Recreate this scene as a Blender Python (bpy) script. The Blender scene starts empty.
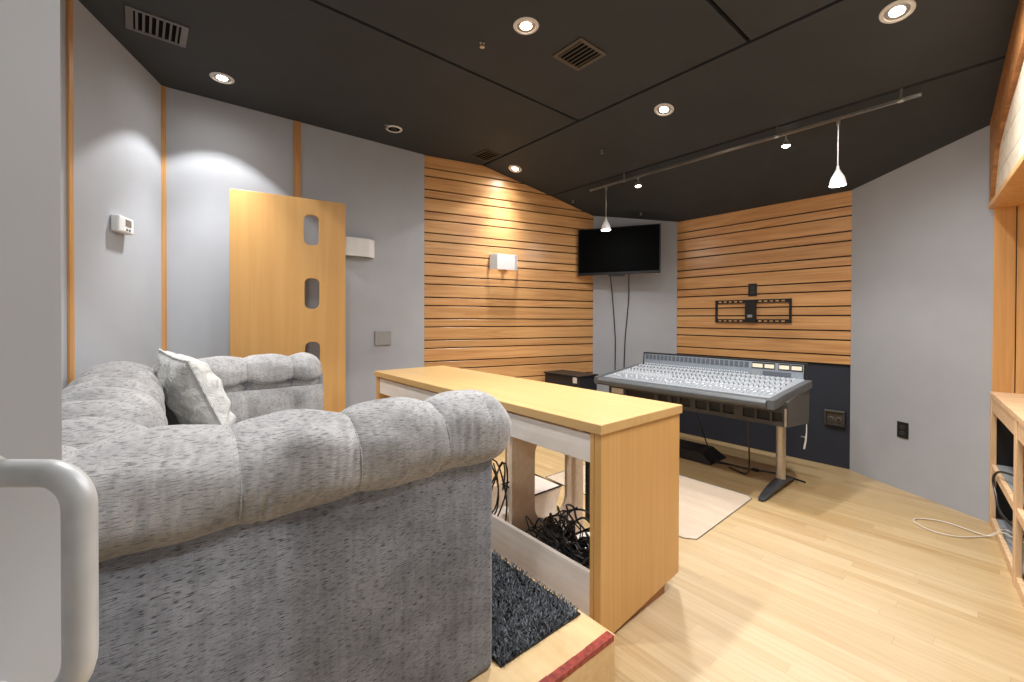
import bpy, bmesh, math, random
from mathutils import Vector, Matrix
random.seed(7)
S = bpy.context.scene
COL = S.collection
pi = math.pi

# ------------------------------------------------------------------ helpers
class MB:
    """collects geometry, builds ONE mesh object"""
    def __init__(s): s.v = []; s.f = []
    def add(s, vs, fs):
        n = len(s.v); s.v += [tuple(p) for p in vs]; s.f += [tuple(i + n for i in f) for f in fs]; return s
    def box(s, x0, x1, y0, y1, z0, z1):
        return s.add([(x0,y0,z0),(x1,y0,z0),(x1,y1,z0),(x0,y1,z0),(x0,y0,z1),(x1,y0,z1),(x1,y1,z1),(x0,y1,z1)],
                     [(0,3,2,1),(4,5,6,7),(0,1,5,4),(1,2,6,5),(2,3,7,6),(3,0,4,7)])
    def hexa(s, p):  # 8 points: bottom 4 ccw, top 4 ccw
        return s.add(p, [(0,3,2,1),(4,5,6,7),(0,1,5,4),(1,2,6,5),(2,3,7,6),(3,0,4,7)])
    def prism(s, poly, axis, a, b):
        """extrude a 2d polygon along axis 'x','y','z' from a to b"""
        def p3(p, t):
            return (t, p[0], p[1]) if axis == 'x' else (p[0], t, p[1]) if axis == 'y' else (p[0], p[1], t)
        n = len(poly)
        vs = [p3(p, a) for p in poly] + [p3(p, b) for p in poly]
        fs = [tuple(range(n))[::-1], tuple(range(n, 2*n))] + [(i, (i+1) % n, n + (i+1) % n, n + i) for i in range(n)]
        return s.add(vs, fs)
    def tube(s, pts, r, n=8, cap=True):
        pts = [Vector(p) for p in pts]; N = len(pts)
        rs = r if isinstance(r, (list, tuple)) else [r]*N
        t0 = (pts[1]-pts[0]).normalized()
        up = Vector((0,0,1)) if abs(t0.z) < .9 else Vector((1,0,0))
        u = t0.cross(up).normalized(); vs = []; fs = []
        for i in range(N):
            t = (pts[min(i+1,N-1)] - pts[max(i-1,0)])
            t = t.normalized() if t.length > 1e-9 else t0
            u = (u - t*u.dot(t)); u = u.normalized() if u.length > 1e-6 else t.orthogonal().normalized()
            w = t.cross(u)
            for k in range(n):
                a = 2*pi*k/n; vs.append(pts[i] + (u*math.cos(a) + w*math.sin(a))*rs[i])
        for i in range(N-1):
            for k in range(n):
                fs.append((i*n+k, i*n+(k+1)%n, (i+1)*n+(k+1)%n, (i+1)*n+k))
        if cap: fs.append(tuple(range(n))[::-1]); fs.append(tuple(range((N-1)*n, N*n)))
        return s.add(vs, fs)
    def lathe(s, prof, M=None, n=24):
        """prof: list of (r,z); M: Matrix to place it"""
        vs = []; fs = []
        for r, z in prof:
            for k in range(n):
                a = 2*pi*k/n; p = Vector((max(r,1e-5)*math.cos(a), max(r,1e-5)*math.sin(a), z))
                vs.append(M @ p if M else p)
        for i in range(len(prof)-1):
            for k in range(n): fs.append((i*n+k, i*n+(k+1)%n, (i+1)*n+(k+1)%n, (i+1)*n+k))
        return s.add(vs, fs)
    def grid(s, fn, nu, nv, wrap_u=False, wrap_v=False, cap=False):
        vs = [fn(i/(nu if wrap_u else nu-1), j/(nv if wrap_v else nv-1)) for i in range(nu) for j in range(nv)]
        fs = []
        for i in range(nu if wrap_u else nu-1):
            for j in range(nv if wrap_v else nv-1):
                a, b = i, (i+1) % nu; c, d = j, (j+1) % nv
                fs.append((a*nv+c, b*nv+c, b*nv+d, a*nv+d))
        return s.add(vs, fs)
    def build(s, name, mat, parent=None, world=True, smooth=False, bevel=0, seg=2, fix=True):
        org = Vector((0,0,0))
        if parent is not None and world:
            q = parent
            while q is not None: org += q.location; q = q.parent
        me = bpy.data.meshes.new(name)
        me.from_pydata([tuple(Vector(p) - org) for p in s.v], [], s.f)
        if fix:
            bm = bmesh.new(); bm.from_mesh(me)
            bmesh.ops.recalc_face_normals(bm, faces=bm.faces); bm.to_mesh(me); bm.free()
        me.materials.append(mat)
        if smooth:
            me.polygons.foreach_set('use_smooth', [True]*len(me.polygons))
            try: me.set_sharp_from_angle(angle=math.radians(42))
            except Exception: pass
        o = bpy.data.objects.new(name, me); COL.objects.link(o)
        if bevel:
            m = o.modifiers.new('bevel', 'BEVEL'); m.width = bevel; m.segments = seg; m.limit_method = 'ANGLE'
            m.angle_limit = math.radians(40)
        if parent is not None: o.parent = parent
        return o

def tag(o, label, cat, group=None, kind=None):
    o['label'] = label; o['category'] = cat
    if group: o['group'] = group
    if kind: o['kind'] = kind
    return o
def thing(name, label, cat, loc=(0,0,0), rz=0, group=None):
    o = bpy.data.objects.new(name, None); COL.objects.link(o)
    o.location = loc; o.rotation_euler = (0,0,rz); o.empty_display_size = .1
    return tag(o, label, cat, group)
def struct(o): o['kind'] = 'structure'; return o
def dup(o, parent=None):
    c = o.copy(); COL.objects.link(c)
    if parent: c.parent = parent
    for ch in list(o.children): dup(ch, c)
    return c
def rrect(x0, x1, y0, y1, r, n=5):
    P = []
    for cx, cy, a0 in ((x1-r,y1-r,0),(x0+r,y1-r,90),(x0+r,y0+r,180),(x1-r,y0+r,270)):
        for k in range(n+1):
            a = math.radians(a0 + 90*k/n); P.append((cx + r*math.cos(a), cy + r*math.sin(a)))
    return P
def smooth_path(P, k=6):
    P = [Vector(p) for p in P]; out = []
    for i in range(len(P)-1):
        a = P[max(i-1,0)]; b = P[i]; c = P[i+1]; d = P[min(i+2,len(P)-1)]
        for j in range(k):
            t = j/k
            out.append(.5*((2*b) + (c-a)*t + (2*a-5*b+4*c-d)*t*t + (3*b-a-3*c+d)*t**3))
    out.append(P[-1]); return out
def plate_with_holes(outer, holes, axis, a, b):
    """outer polygon with holes, extruded (uses bmesh triangle fill)"""
    bm = bmesh.new()
    def p3(p, t): return (t, p[0], p[1]) if axis == 'x' else (p[0], t, p[1]) if axis == 'y' else (p[0], p[1], t)
    edges = []
    for poly in [outer] + holes:
        vs = [bm.verts.new(p3(p, a)) for p in poly]
        for i in range(len(vs)): edges.append(bm.edges.new((vs[i], vs[(i+1) % len(vs)])))
    bmesh.ops.triangle_fill(bm, use_beauty=True, edges=edges)
    ext = bmesh.ops.extrude_face_region(bm, geom=bm.faces[:])
    d = Vector(p3((0,0), b-a))
    bmesh.ops.translate(bm, vec=d, verts=[g for g in ext['geom'] if isinstance(g, bmesh.types.BMVert)])
    bmesh.ops.recalc_face_normals(bm, faces=bm.faces)
    m = MB(); bm.verts.index_update()
    m.add([v.co.copy() for v in bm.verts], [[v.index for v in f.verts] for f in bm.faces]); bm.free()
    return m

# ------------------------------------------------------------------ materials
def lin(c):
    c = [x/255 for x in c]
    return tuple(x/12.92 if x <= .04045 else ((x+.055)/1.055)**2.4 for x in c) + (1,)
class NT:
    def __init__(s, name):
        s.m = bpy.data.materials.new(name); s.m.use_nodes = True
        s.t = s.m.node_tree; s.b = s.t.nodes['Principled BSDF']
    def n(s, typ, **kw):
        nd = s.t.nodes.new(typ)
        for k, v in kw.items():
            if k in nd.inputs.keys(): nd.inputs[k].default_value = v
            else: setattr(nd, k, v)
        return nd
    def l(s, a, b): s.t.links.new(a, b)
    def coord(s, scale=(1,1,1), rot=(0,0,0)):
        c = s.n('ShaderNodeTexCoord'); mp = s.n('ShaderNodeMapping')
        mp.inputs['Scale'].default_value = scale; mp.inputs['Rotation'].default_value = rot
        s.l(c.outputs['Object'], mp.inputs['Vector']); return mp.outputs['Vector']
    def ramp(s, fac, stops):
        r = s.n('ShaderNodeValToRGB'); e = r.color_ramp.elements
        while len(e) < len(stops): e.new(.5)
        for i, (p, c) in enumerate(stops):
            e[i].position = p; e[i].color = c if len(c) == 4 else lin(c)
        s.l(fac, r.inputs['Fac']); return r.outputs['Color']
    def noise(s, vec, scale=5, detail=4, rough=.5, dist=0):
        n = s.n('ShaderNodeTexNoise', Scale=scale, Detail=detail, Roughness=rough, Distortion=dist)
        s.l(vec, n.inputs['Vector']); return n.outputs['Fac']
    def mix(s, fac, a, b, mode='MIX'):
        m = s.n('ShaderNodeMix', data_type='RGBA', blend_type=mode)
        for sock, val in ((m.inputs[0], fac), (m.inputs[6], a), (m.inputs[7], b)):
            if isinstance(val, (int, float, tuple, list)): sock.default_value = val
            else: s.l(val, sock)
        return m.outputs[2]
    def bump(s, h, strength=.3, dist=.005):
        b = s.n('ShaderNodeBump', Strength=strength, Distance=dist)
        s.l(h, b.inputs['Height']); s.l(b.outputs['Normal'], s.b.inputs['Normal'])
    def set(s, **kw):
        for k, v in kw.items(): s.b.inputs[k].default_value = v
        return s
def flat(name, c, rough=.5, metal=0, var=.04, scale=30, spec=.5):
    n = NT(name); v = n.coord()
    f = n.noise(v, scale, 3)
    c0 = tuple(max(0, x*(1-var)) for x in lin(c)[:3]) + (1,); c1 = tuple(min(1, x*(1+var)) for x in lin(c)[:3]) + (1,)
    n.l(n.ramp(f, [(.3, c0), (.7, c1)]), n.b.inputs['Base Color'])
    n.set(Roughness=rough, Metallic=metal); n.b.inputs['Specular IOR Level'].default_value = spec
    return n.m
def emit(name, c, st):
    n = NT(name); n.set(**{'Base Color': lin(c), 'Emission Color': lin(c), 'Emission Strength': st}); return n.m
def wood(name, dark, mid, light, axis='x', rough=.42, fine=1.0, island=.0, knots=False, spec=.5):
    """straight grained wood, grain along the given object axis"""
    n = NT(name)
    lo, hi = 1.1*fine, 26*fine
    sc = {'x': (lo,hi,hi), 'y': (hi,lo,hi), 'z': (hi,hi,lo)}[axis]
    v = n.coord(sc)
    if island:
        g = n.n('ShaderNodeNewGeometry'); vm = n.n('ShaderNodeVectorMath', operation='SCALE')
        cmb = n.n('ShaderNodeCombineXYZ')
        for k in 'XYZ': n.l(g.outputs['Random Per Island'], cmb.inputs[k])
        vm.inputs['Scale'].default_value = 37.0; n.l(cmb.outputs[0], vm.inputs[0])
        ad = n.n('ShaderNodeVectorMath', operation='ADD'); n.l(v, ad.inputs[0]); n.l(vm.outputs[0], ad.inputs[1]); v = ad.outputs[0]
    f1 = n.noise(v, .55, 3, .5, 1.2)
    rings = n.n('ShaderNodeMath', operation='MULTIPLY'); n.l(f1, rings.inputs[0]); rings.inputs[1].default_value = 9
    fr = n.n('ShaderNodeMath', operation='PINGPONG'); n.l(rings.outputs[0], fr.inputs[0]); fr.inputs[1].default_value = 1
    f2 = n.noise(v, 3.0, 4, .6)
    m = n.n('ShaderNodeMath', operation='MULTIPLY_ADD'); n.l(f2, m.inputs[0]); m.inputs[1].default_value = .6
    mm = n.n('ShaderNodeMath', operation='MULTIPLY'); n.l(fr.outputs[0], mm.inputs[0]); mm.inputs[1].default_value = .30
    n.l(mm.outputs[0], m.inputs[2])
    col = n.ramp(m.outputs[0], [(.12, dark), (.45, mid), (.8, light)])
    if island:
        hs = n.n('ShaderNodeHueSaturation'); mr = n.n('ShaderNodeMapRange')
        mr.inputs['To Min'].default_value = 1-island; mr.inputs['To Max'].default_value = 1+island
        n.l(g.outputs['Random Per Island'], mr.inputs['Value']); n.l(mr.outputs[0], hs.inputs['Value']); n.l(col, hs.inputs['Color'])
        col = hs.outputs[0]
    n.l(col, n.b.inputs['Base Color']); n.set(Roughness=rough); n.b.inputs['Specular IOR Level'].default_value = spec
    n.bump(m.outputs[0], .06, .002)
    return n.m

def floor_mat():
    n = NT('oak_strip_floor'); c = n.n('ShaderNodeTexCoord'); sp = n.n('ShaderNodeSeparateXYZ'); n.l(c.outputs['Object'], sp.inputs[0])
    def mth(op, a, b=None, cl=False):
        m = n.n('ShaderNodeMath', operation=op)
        for i, x in enumerate((a, b)):
            if x is None: continue
            if isinstance(x, (int, float)): m.inputs[i].default_value = x
            else: n.l(x, m.inputs[i])
        return m.outputs[0]
    X, Y = sp.outputs[0], sp.outputs[1]
    row = mth('FLOOR', mth('DIVIDE', Y, .0565))
    wn = n.n('ShaderNodeTexWhiteNoise', noise_dimensions='1D'); n.l(row, wn.inputs['W'])
    xs = mth('DIVIDE', mth('ADD', X, mth('MULTIPLY', wn.outputs[0], 9.0)), .95)
    pl = mth('FLOOR', xs)
    cb = n.n('ShaderNodeCombineXYZ'); n.l(row, cb.inputs[0]); n.l(pl, cb.inputs[1])
    w2 = n.n('ShaderNodeTexWhiteNoise', noise_dimensions='2D'); n.l(cb.outputs[0], w2.inputs['Vector'])
    rnd = w2.outputs[0]
    # grain
    cv = n.n('ShaderNodeCombineXYZ'); n.l(mth('ADD', mth('MULTIPLY', X, 2.2), mth('MULTIPLY', rnd, 60.0)), cv.inputs[0])
    n.l(mth('MULTIPLY', Y, 42.0), cv.inputs[1]); n.l(mth('MULTIPLY', rnd, 13.0), cv.inputs[2])
    g = n.noise(cv.outputs[0], 1.0, 5, .6, .8)
    base = n.ramp(rnd, [(0, (182,152,106)), (.5, (189,161,116)), (1, (196,170,128))])
    gr = n.ramp(g, [(.3, (222,212,196)), (.6, (255,255,255))])
    col = n.mix(.7, base, gr, 'MULTIPLY')
    # worn, greyed patch of bare wood in the middle of the walkway
    wv = n.n('ShaderNodeTexNoise', Scale=1.3, Detail=4.0); n.l(c.outputs['Object'], wv.inputs['Vector'])
    dx = mth('SUBTRACT', X, -.55); dy = mth('SUBTRACT', Y, 1.9)
    r = mth('SQRT', mth('ADD', mth('MULTIPLY', dx, dx), mth('MULTIPLY', mth('MULTIPLY', dy, dy), .55)))
    wr = mth('SUBTRACT', mth('ADD', mth('MULTIPLY', wv.outputs['Fac'], 1.1), .42), r)
    wm = n.n('ShaderNodeMapRange'); n.l(wr, wm.inputs['Value'])
    wm.inputs['From Min'].default_value = .1; wm.inputs['From Max'].default_value = .55; wm.inputs['To Max'].default_value = .62
    worn = n.mix(.5, n.ramp(g, [(.25, (180,161,138)), (.6, (200,183,160))]), base, 'MIX')
    col = n.mix(wm.outputs[0], col, worn)
    # seams
    fy = mth('FRACT', mth('DIVIDE', Y, .0565)); fx = mth('FRACT', xs)
    e = mth('MAXIMUM', mth('LESS_THAN', fy, .022), mth('LESS_THAN', fx, .0016))
    col = n.mix(mth('MULTIPLY', e, .35), col, lin((120,86,45)))
    n.l(col, n.b.inputs['Base Color'])
    rr = n.n('ShaderNodeMapRange'); n.l(wm.outputs[0], rr.inputs['Value']); rr.inputs['To Min'].default_value = .3; rr.inputs['To Max'].default_value = .52
    n.l(rr.outputs[0], n.b.inputs['Roughness'])
    n.bump(g, .04, .002)
    return n.m
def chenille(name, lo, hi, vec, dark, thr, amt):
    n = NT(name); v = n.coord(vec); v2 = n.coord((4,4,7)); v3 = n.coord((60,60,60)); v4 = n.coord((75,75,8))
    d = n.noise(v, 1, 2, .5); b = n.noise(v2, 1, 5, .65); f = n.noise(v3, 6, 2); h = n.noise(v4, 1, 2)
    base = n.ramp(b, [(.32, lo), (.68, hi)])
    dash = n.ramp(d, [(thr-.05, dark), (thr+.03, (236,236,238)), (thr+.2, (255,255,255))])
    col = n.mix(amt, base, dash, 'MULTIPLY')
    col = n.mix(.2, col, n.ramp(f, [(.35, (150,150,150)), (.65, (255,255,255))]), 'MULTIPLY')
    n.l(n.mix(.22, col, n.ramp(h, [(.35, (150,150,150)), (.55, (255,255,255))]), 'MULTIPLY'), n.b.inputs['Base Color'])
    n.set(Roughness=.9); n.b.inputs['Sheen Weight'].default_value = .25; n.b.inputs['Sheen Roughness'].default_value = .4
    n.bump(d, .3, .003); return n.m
def shag():
    n = NT('charcoal_shag'); v = n.coord((30,30,30)); g = n.n('ShaderNodeNewGeometry')
    n.l(n.ramp(g.outputs['Random Per Island'], [(0, (46,48,51)), (.6, (76,79,83)), (1, (114,117,121))]), n.b.inputs['Base Color'])
    n.set(Roughness=.85); return n.m
def satin():
    n = NT('silver_satin'); v = n.coord((9,9,9)); f = n.noise(v, 1.5, 5, .65, 1.5)
    n.l(n.ramp(f, [(.3, (186,186,182)), (.7, (226,225,220))]), n.b.inputs['Base Color'])
    n.set(Roughness=.38); n.bump(f, .9, .02); return n.m
def plywood(name, a, b):
    n = NT(name); v = n.coord((3,3,3)); f = n.noise(v, 2, 5, .6, .6); v2 = n.coord((2,40,40)); f2 = n.noise(v2, 1, 3)
    n.l(n.mix(.4, n.ramp(f, [(.3, a), (.7, b)]), n.ramp(f2, [(.3, (225,215,200)), (.7, (255,255,255))]), 'MULTIPLY'), n.b.inputs['Base Color'])
    n.set(Roughness=.6); return n.m

M = {}
M['wall'] = flat('grey_wall_fabric', (172,174,178), .85, 0, .025, 6, .2)
M['door'] = flat('grey_door_paint', (172,173,175), .5, 0, .02, 3, .3)
M['navy'] = flat('navy_wall_paint', (48,51,60), .7, 0, .06, 5, .3)
M['ceil'] = flat('black_ceiling_paint', (58,60,62), .75, 0, .06, 4, .25)
M['black'] = flat('black_void', (12,11,10), .9, 0, .02, 5, .1)
M['slat'] = wood('fir_slats', (182,126,76), (208,156,100), (222,176,120), 'x', .34, .8, .09)
M['trimw'] = wood('oak_trim', (168,114,62), (194,142,86), (212,164,106), 'z', .45)
M['birch_x'] = wood('birch_top', (198,158,102), (205,166,109), (212,174,118), 'x', .36, .45)
M['birch_z'] = wood('birch_end', (200,152,90), (207,160,97), (213,168,105), 'z', .42, .5)
M['panelw'] = wood('birch_panel', (198,148,84), (205,156,92), (211,165,101), 'z', .42, .3)
M['ply'] = plywood('pale_plywood', (220,200,176), (234,216,194))
M['plyw'] = plywood('whitewashed_plywood', (232,222,212), (243,236,228))
M['riser'] = plywood('riser_plywood', (216,182,130), (228,198,150))
M['pine'] = wood('pine_frame', (196,152,108), (222,184,140), (234,202,162), 'z', .6)
M['pine_y'] = wood('pine_rail', (190,146,104), (220,182,138), (234,202,162), 'y', .6)
M['header'] = wood('brown_stained_fir', (128,80,40), (168,112,62), (196,140,84), 'y', .5, .5)
M['amber'] = wood('amber_fir_lining', (194,142,82), (212,162,100), (224,178,116), 'z', .4, .6)
M['pale_board'] = wood('weathered_pale_board', (196,176,150), (222,206,182), (234,222,202), 'y', .7, .5)
M['floor'] = floor_mat()
M['sofa'] = chenille('grey_chenille', (142,140,138), (186,183,180), (62,62,620), (120,118,118), .41, .62)
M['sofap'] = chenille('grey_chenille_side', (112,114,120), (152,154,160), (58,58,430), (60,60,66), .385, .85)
M["shag"] = shag(); M['satin'] = satin()
M['red'] = flat('red_tape', (150,60,48), .5, 0, .45, 60)
M['white'] = flat('white_plastic', (226,226,224), .45, 0, .02)
M['frost'] = flat('white_frosted_shade', (222,220,218), .55, 0, .05, 12)
M['chrome'] = flat('brushed_nickel', (190,186,178), .3, .9, .05)
M['alu'] = flat('satin_aluminium', (196,186,170), .42, .75, .05)
M['handle'] = flat('worn_steel_handle', (204,204,202), .45, .25, .10, 22)
M['ring'] = flat('white_lamp_trim', (214,210,204), .5, 0, .02)
M['vent'] = flat('grey_vent_metal', (104,101,97), .5, .2, .05)
M['ventb'] = flat('brown_vent_metal', (88,78,66), .5, .2, .05)
M['ventd'] = flat('dark_vent_metal', (62,57,52), .5, .2, .05)
M['tv'] = flat('black_gloss_screen', (2,2,2), .6, 0, .02, 5, .06)
M['tvb'] = flat('black_tv_bezel', (20,20,21), .4)
M['blk'] = flat('black_plastic', (24,24,25), .5, 0, .1, 20)
M['blkm'] = flat('black_powder_metal', (30,29,29), .45, .2, .1)
M['case'] = flat('black_case_vinyl', (30,31,36), .5, 0, .12, 40)
M['conbody'] = flat('console_grey_metal', (82,78,72), .5, .25, .06)
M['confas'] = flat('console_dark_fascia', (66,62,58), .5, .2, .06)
M['arm'] = flat('console_grey_armrest', (84,86,87), .45, 0, .08, 30)
M['surf'] = flat('console_light_panel', (150,154,158), .5, .1, .08, 80)
M['bridge'] = flat('console_bridge_panel', (142,150,158), .45, .1, .12, 90)
M['knob'] = flat('pale_knob', (226,228,230), .4)
M['knobd'] = flat('slate_knob', (92,98,106), .4)
M['meter'] = flat('cream_meter_face', (240,228,200), .4)
M['foot'] = flat('charcoal_cast_foot', (62,63,66), .45, .2, .06)
M['cable'] = flat('black_cable', (26,26,27), .3, 0, .2, 15)
M['cablew'] = flat('white_cable', (214,204,188), .5)
M['cream'] = flat('cream_cover_plate', (206,196,184), .5)
M['grplate'] = flat('grey_cover_plate', (150,149,146), .5)
M['lcd'] = flat('thermostat_screen', (120,108,96), .3)
M['grey_top'] = flat('grey_shelf_laminate', (142,144,144), .5)
M['bulb'] = emit('lit_bulb', (255,244,228), 22)
M['bulbs'] = emit('lit_capsule', (255,244,228), 30)
n_ = NT('clear_chair_mat'); n_.set(**{'Base Color': lin((238,226,212)), 'Roughness': .35, 'Alpha': .24}); M['mat'] = n_.m

# ------------------------------------------------------------------ room data (metres; camera at 0,0,1.2)
fl=(-2.3365,4.2517); fr=(-.8609,4.2517); cl=(-3.0903,3.7915); cr=(-.093,3.7825)
ll=(-3.5384,1.9177); rr=(.137,1.9177); bb=(-3.6012,.0505); rb=(.404,.0505); aa=(-1.75,-.776)
YF, ZF, YG, ZG, YE, ZE = 2.4826, 2.7072, 3.25, 2.511, 4.2517, 2.232
def ceil_z(y):
    if y <= YF: return ZF
    if y <= YG: return ZF + (ZG-ZF)*(y-YF)/(YG-YF)
    return ZG + (ZE-ZG)*(y-YG)/(YE-YG)

# floor
struct(MB().box(-3.9, 1.4, -1.6, 4.6, -.1, 0).build('floor', M['floor']))
# ceiling: black panels with open joints, and the dark deck above the joints
c = MB(); g = .011
for x0, x1 in ((-3.9,-2.17-g),(-2.17+g,-.954-g),(-.954+g,1.4)):
    c.box(x0, x1, -1.6, YF-g, ZF, ZF+.03)
def slab(y0, y1, x0=-3.9, x1=1.4, t=.03):
    z0, z1 = ceil_z(y0), ceil_z(y1)
    c.hexa([(x0,y0,z0),(x1,y0,z0),(x1,y1,z1),(x0,y1,z1),(x0,y0,z0+t),(x1,y0,z0+t),(x1,y1,z1+t),(x0,y1,z1+t)])
slab(YF+g, YG-g); slab(YG+g, 4.6)
struct(c.build('ceiling', M['ceil']))
d = MB(); d.box(-3.9,1.4,-1.6,YF,ZF+.05,ZF+.08)
for y0, y1 in ((YF,YG),(YG,4.6)):
    z0, z1 = ceil_z(y0)+.05, ceil_z(y1)+.05
    d.hexa([(-3.9,y0,z0),(1.4,y0,z0),(1.4,y1,z1),(-3.9,y1,z1),(-3.9,y0,z0+.03),(1.4,y0,z0+.03),(1.4,y1,z1+.03),(-3.9,y1,z1+.03)])
struct(d.build('ceiling_deck', M['black']))

def wall(name, A, B, mat, out=.12, z0=0, z1=None, off=0):
    """vertical wall slab from A to B (room on the right-hand side when walking A->B is 'inside' = -normal)"""
    A = Vector((A[0],A[1],0)); B = Vector((B[0],B[1],0)); u = (B-A).normalized(); n = Vector((-u.y,u.x,0))
    A = A + n*off; B = B + n*off
    za = z1 if z1 else ceil_z(A.y)+.025; zb = z1 if z1 else ceil_z(B.y)+.025
    pts = [(0,z0),((B-A).length,z0)]
    L = (B-A).length; top = [(L, zb)]
    for yk in (YG, YF):
        t = (yk-A.y)/(B.y-A.y) if abs(B.y-A.y) > 1e-6 else -1
        if 0 < t < 1: top.append((t*L, z1 if z1 else ceil_z(yk)+.025))
    top.sort(key=lambda p: -p[0]); top.append((0, za))
    poly = pts + top
    m = MB(); N = len(poly)
    vs = [A + u*p[0] + Vector((0,0,p[1])) for p in poly] + [A + u*p[0] + n*out + Vector((0,0,p[1])) for p in poly]
    m.add(vs, [tuple(range(N)), tuple(range(N,2*N))[::-1]] + [(i,N+i,N+(i+1)%N,(i+1)%N) for i in range(N)])
    return struct(m.build(name, mat))
# walking clockwise seen from above keeps the outside on the left
wall('wall_back_left', aa, bb, M['wall'])
wall('wall_rear_left', bb, ll, M['wall'])
wl = wall('wall_left', ll, cl, M['black'], off=.022)
wall('wall_front_left', cl, fl, M['wall'])
wf = wall('wall_front', fl, fr, M['navy'], off=.022)
wall('wall_front_right', fr, cr, M['wall'])
wall('wall_right_return', rr, (.404,1.9176), M['wall'])
wall('wall_right_rear', (.404,1.9177), (.404,-1.5), M['wall'])
wall('wall_back', (.404,-1.4), (-1.75,-1.4), M['wall'])
wall('wall_back_nook', (-1.75,-1.4), aa, M['wall'])

# slat boards ---------------------------------------------------------------
def slats(name, A, B, zs, parent, th=.02, zbot=0.0):
    A = Vector((A[0],A[1],0)); B = Vector((B[0],B[1],0)); L = (B-A).length; u = (B-A)/L
    rz = math.atan2(u.y, u.x); m = MB(); gap = .011
    zc = lambda x: ceil_z(A.y + u.y*x) - .002
    br = [0, L]
    for yk in (YF, YG):
        if abs(u.y) > 1e-6 and 0 < (yk-A.y)/u.y < L: br.append((yk-A.y)/u.y)
    br.sort()
    for z1, z0 in zip(zs[:-1], zs[1:]):
        t = z1 - gap/2; b = z0 + gap/2
        xs = set(br)
        for i in range(len(br)-1):
            a_, b_ = zc(br[i]), zc(br[i+1])
            for lev in (t, b):
                if (a_-lev)*(b_-lev) < 0: xs.add(br[i] + (br[i+1]-br[i])*(a_-lev)/(a_-b_))
        xs = sorted(xs); top = [(x, min(t, zc(x))) for x in xs if min(t, zc(x)) >= b - 1e-6]
        if len(top) < 2: continue
        x0, x1 = top[0][0], top[-1][0]
        poly = [(x0, b), (x1, b)] + [p for p in top[::-1] if p[1] > b + 1e-5]
        m.prism(poly, 'y', 0, th)
    o = m.build(name, M['slat'], None, bevel=.0012, seg=1)
    o.location = A; o.rotation_euler = (0,0,rz)
    struct(o)
    return o
P_ = .1993; q_ = P_*(1-.6171)
def zlist(z0, zmin, ztop):
    out = [ztop]; i = 0
    while True:
        z = z0 - (i//2)*P_ - (i % 2)*q_
        if z < zmin: break
        out.append(z); i += 1
    return out
slats('wall_left_boards', ll, cl, zlist(2.5936, .02, 2.72), wl)
slats('wall_front_boards', fl, fr, zlist(2.109, .83, 2.24), wf)
# corner beads on the grey walls are plain; wooden trim strips --------------
def strip(name, A, B, s, w, z0=0, th=.012):
    A = Vector((A[0],A[1],0)); B = Vector((B[0],B[1],0)); u = (B-A).normalized(); ang = math.atan2(u.y,u.x)
    o = MB().box(-w/2, w/2, -th, 0, z0, 2.705).build(name, M['trimw'], None, bevel=.002)
    o.location = A + u*s; o.rotation_euler = (0,0,ang); struct(o); return o
La = (Vector(bb)-Vector(aa)).length
strip('trim_1', aa, bb, La-.845, .03)
strip('trim_2', bb, ll, -.002, .046)
strip('trim_3', bb, ll, .80, .05)

# right wall: niche with pine rack, header above -----------------------------
ur = (Vector((rr[0],rr[1],0))-Vector((cr[0],cr[1],0))); Lr = ur.length; ur.normalize(); angr = math.atan2(ur.y, ur.x)
nr = Vector((-ur.y, ur.x, 0))           # pointing outwards (+x)
def rbuild(mb, name, mat, **k):         # local x along the wall from the corner, y outwards
    o = mb.build(name, mat, None, **k); o.location = (cr[0],cr[1],0); o.rotation_euler = (0,0,angr); return o
ZH = 1.885
zt = lambda x: ceil_z(cr[1] + ur.y*x) - .001
def hdr(z0, ztop_off, x0, x1, y0, y1, zb=None):
    xs = [x0] + [x for x in sorted([(YG-cr[1])/ur.y, (YF-cr[1])/ur.y]) if x0 < x < x1] + [x1]
    poly = [(x0,z0),(x1,z0)] + [(x, zt(x)+ztop_off) for x in xs[::-1]]
    return MB().prism(poly, 'y', y0, y1)
struct(rbuild(hdr(ZH,.02,0,Lr,.002,.16), 'wall_right', M['wall']))
# brown raking board and pale weathered boards on the header
hb = MB(); x0_ = -.0
xs_ = [0,(YG-cr[1])/ur.y,(YF-cr[1])/ur.y,Lr]
poly = [(0,ZH),(.03,ZH)] + [(.22, 2.16)] + [(x, zt(x)-.25) for x in xs_[1:]] + [(x, zt(x)) for x in xs_[::-1]]
hb.prism(poly, 'y', -.026, .002)
struct(rbuild(hb, 'trim_4', M['header'], bevel=.003))
pb = MB()
for k in range(6):
    z0 = ZH + k*.135
    pb.box(.035, Lr, -.008, .002, z0+.003, min(z0+.135, 2.68))
struct(rbuild(pb, 'wall_right_boards', M['pale_board']))
lin_ = MB()
for k in range(5): lin_.box(.0, .010, -.006+k*.09, .080+k*.09, 0, ZH)       # far jamb, tongue and groove
lin_.box(.0, Lr, .45, .47, 0, ZH); lin_.box(Lr-.04, Lr, -.01, .47, 0, ZH)
struct(rbuild(lin_, 'wall_right_niche', M['amber'], bevel=.003))
struct(rbuild(MB().box(0, Lr, -.03, .47, ZH-.03, ZH), 'trim_5', M['amber'], bevel=.003))

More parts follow.
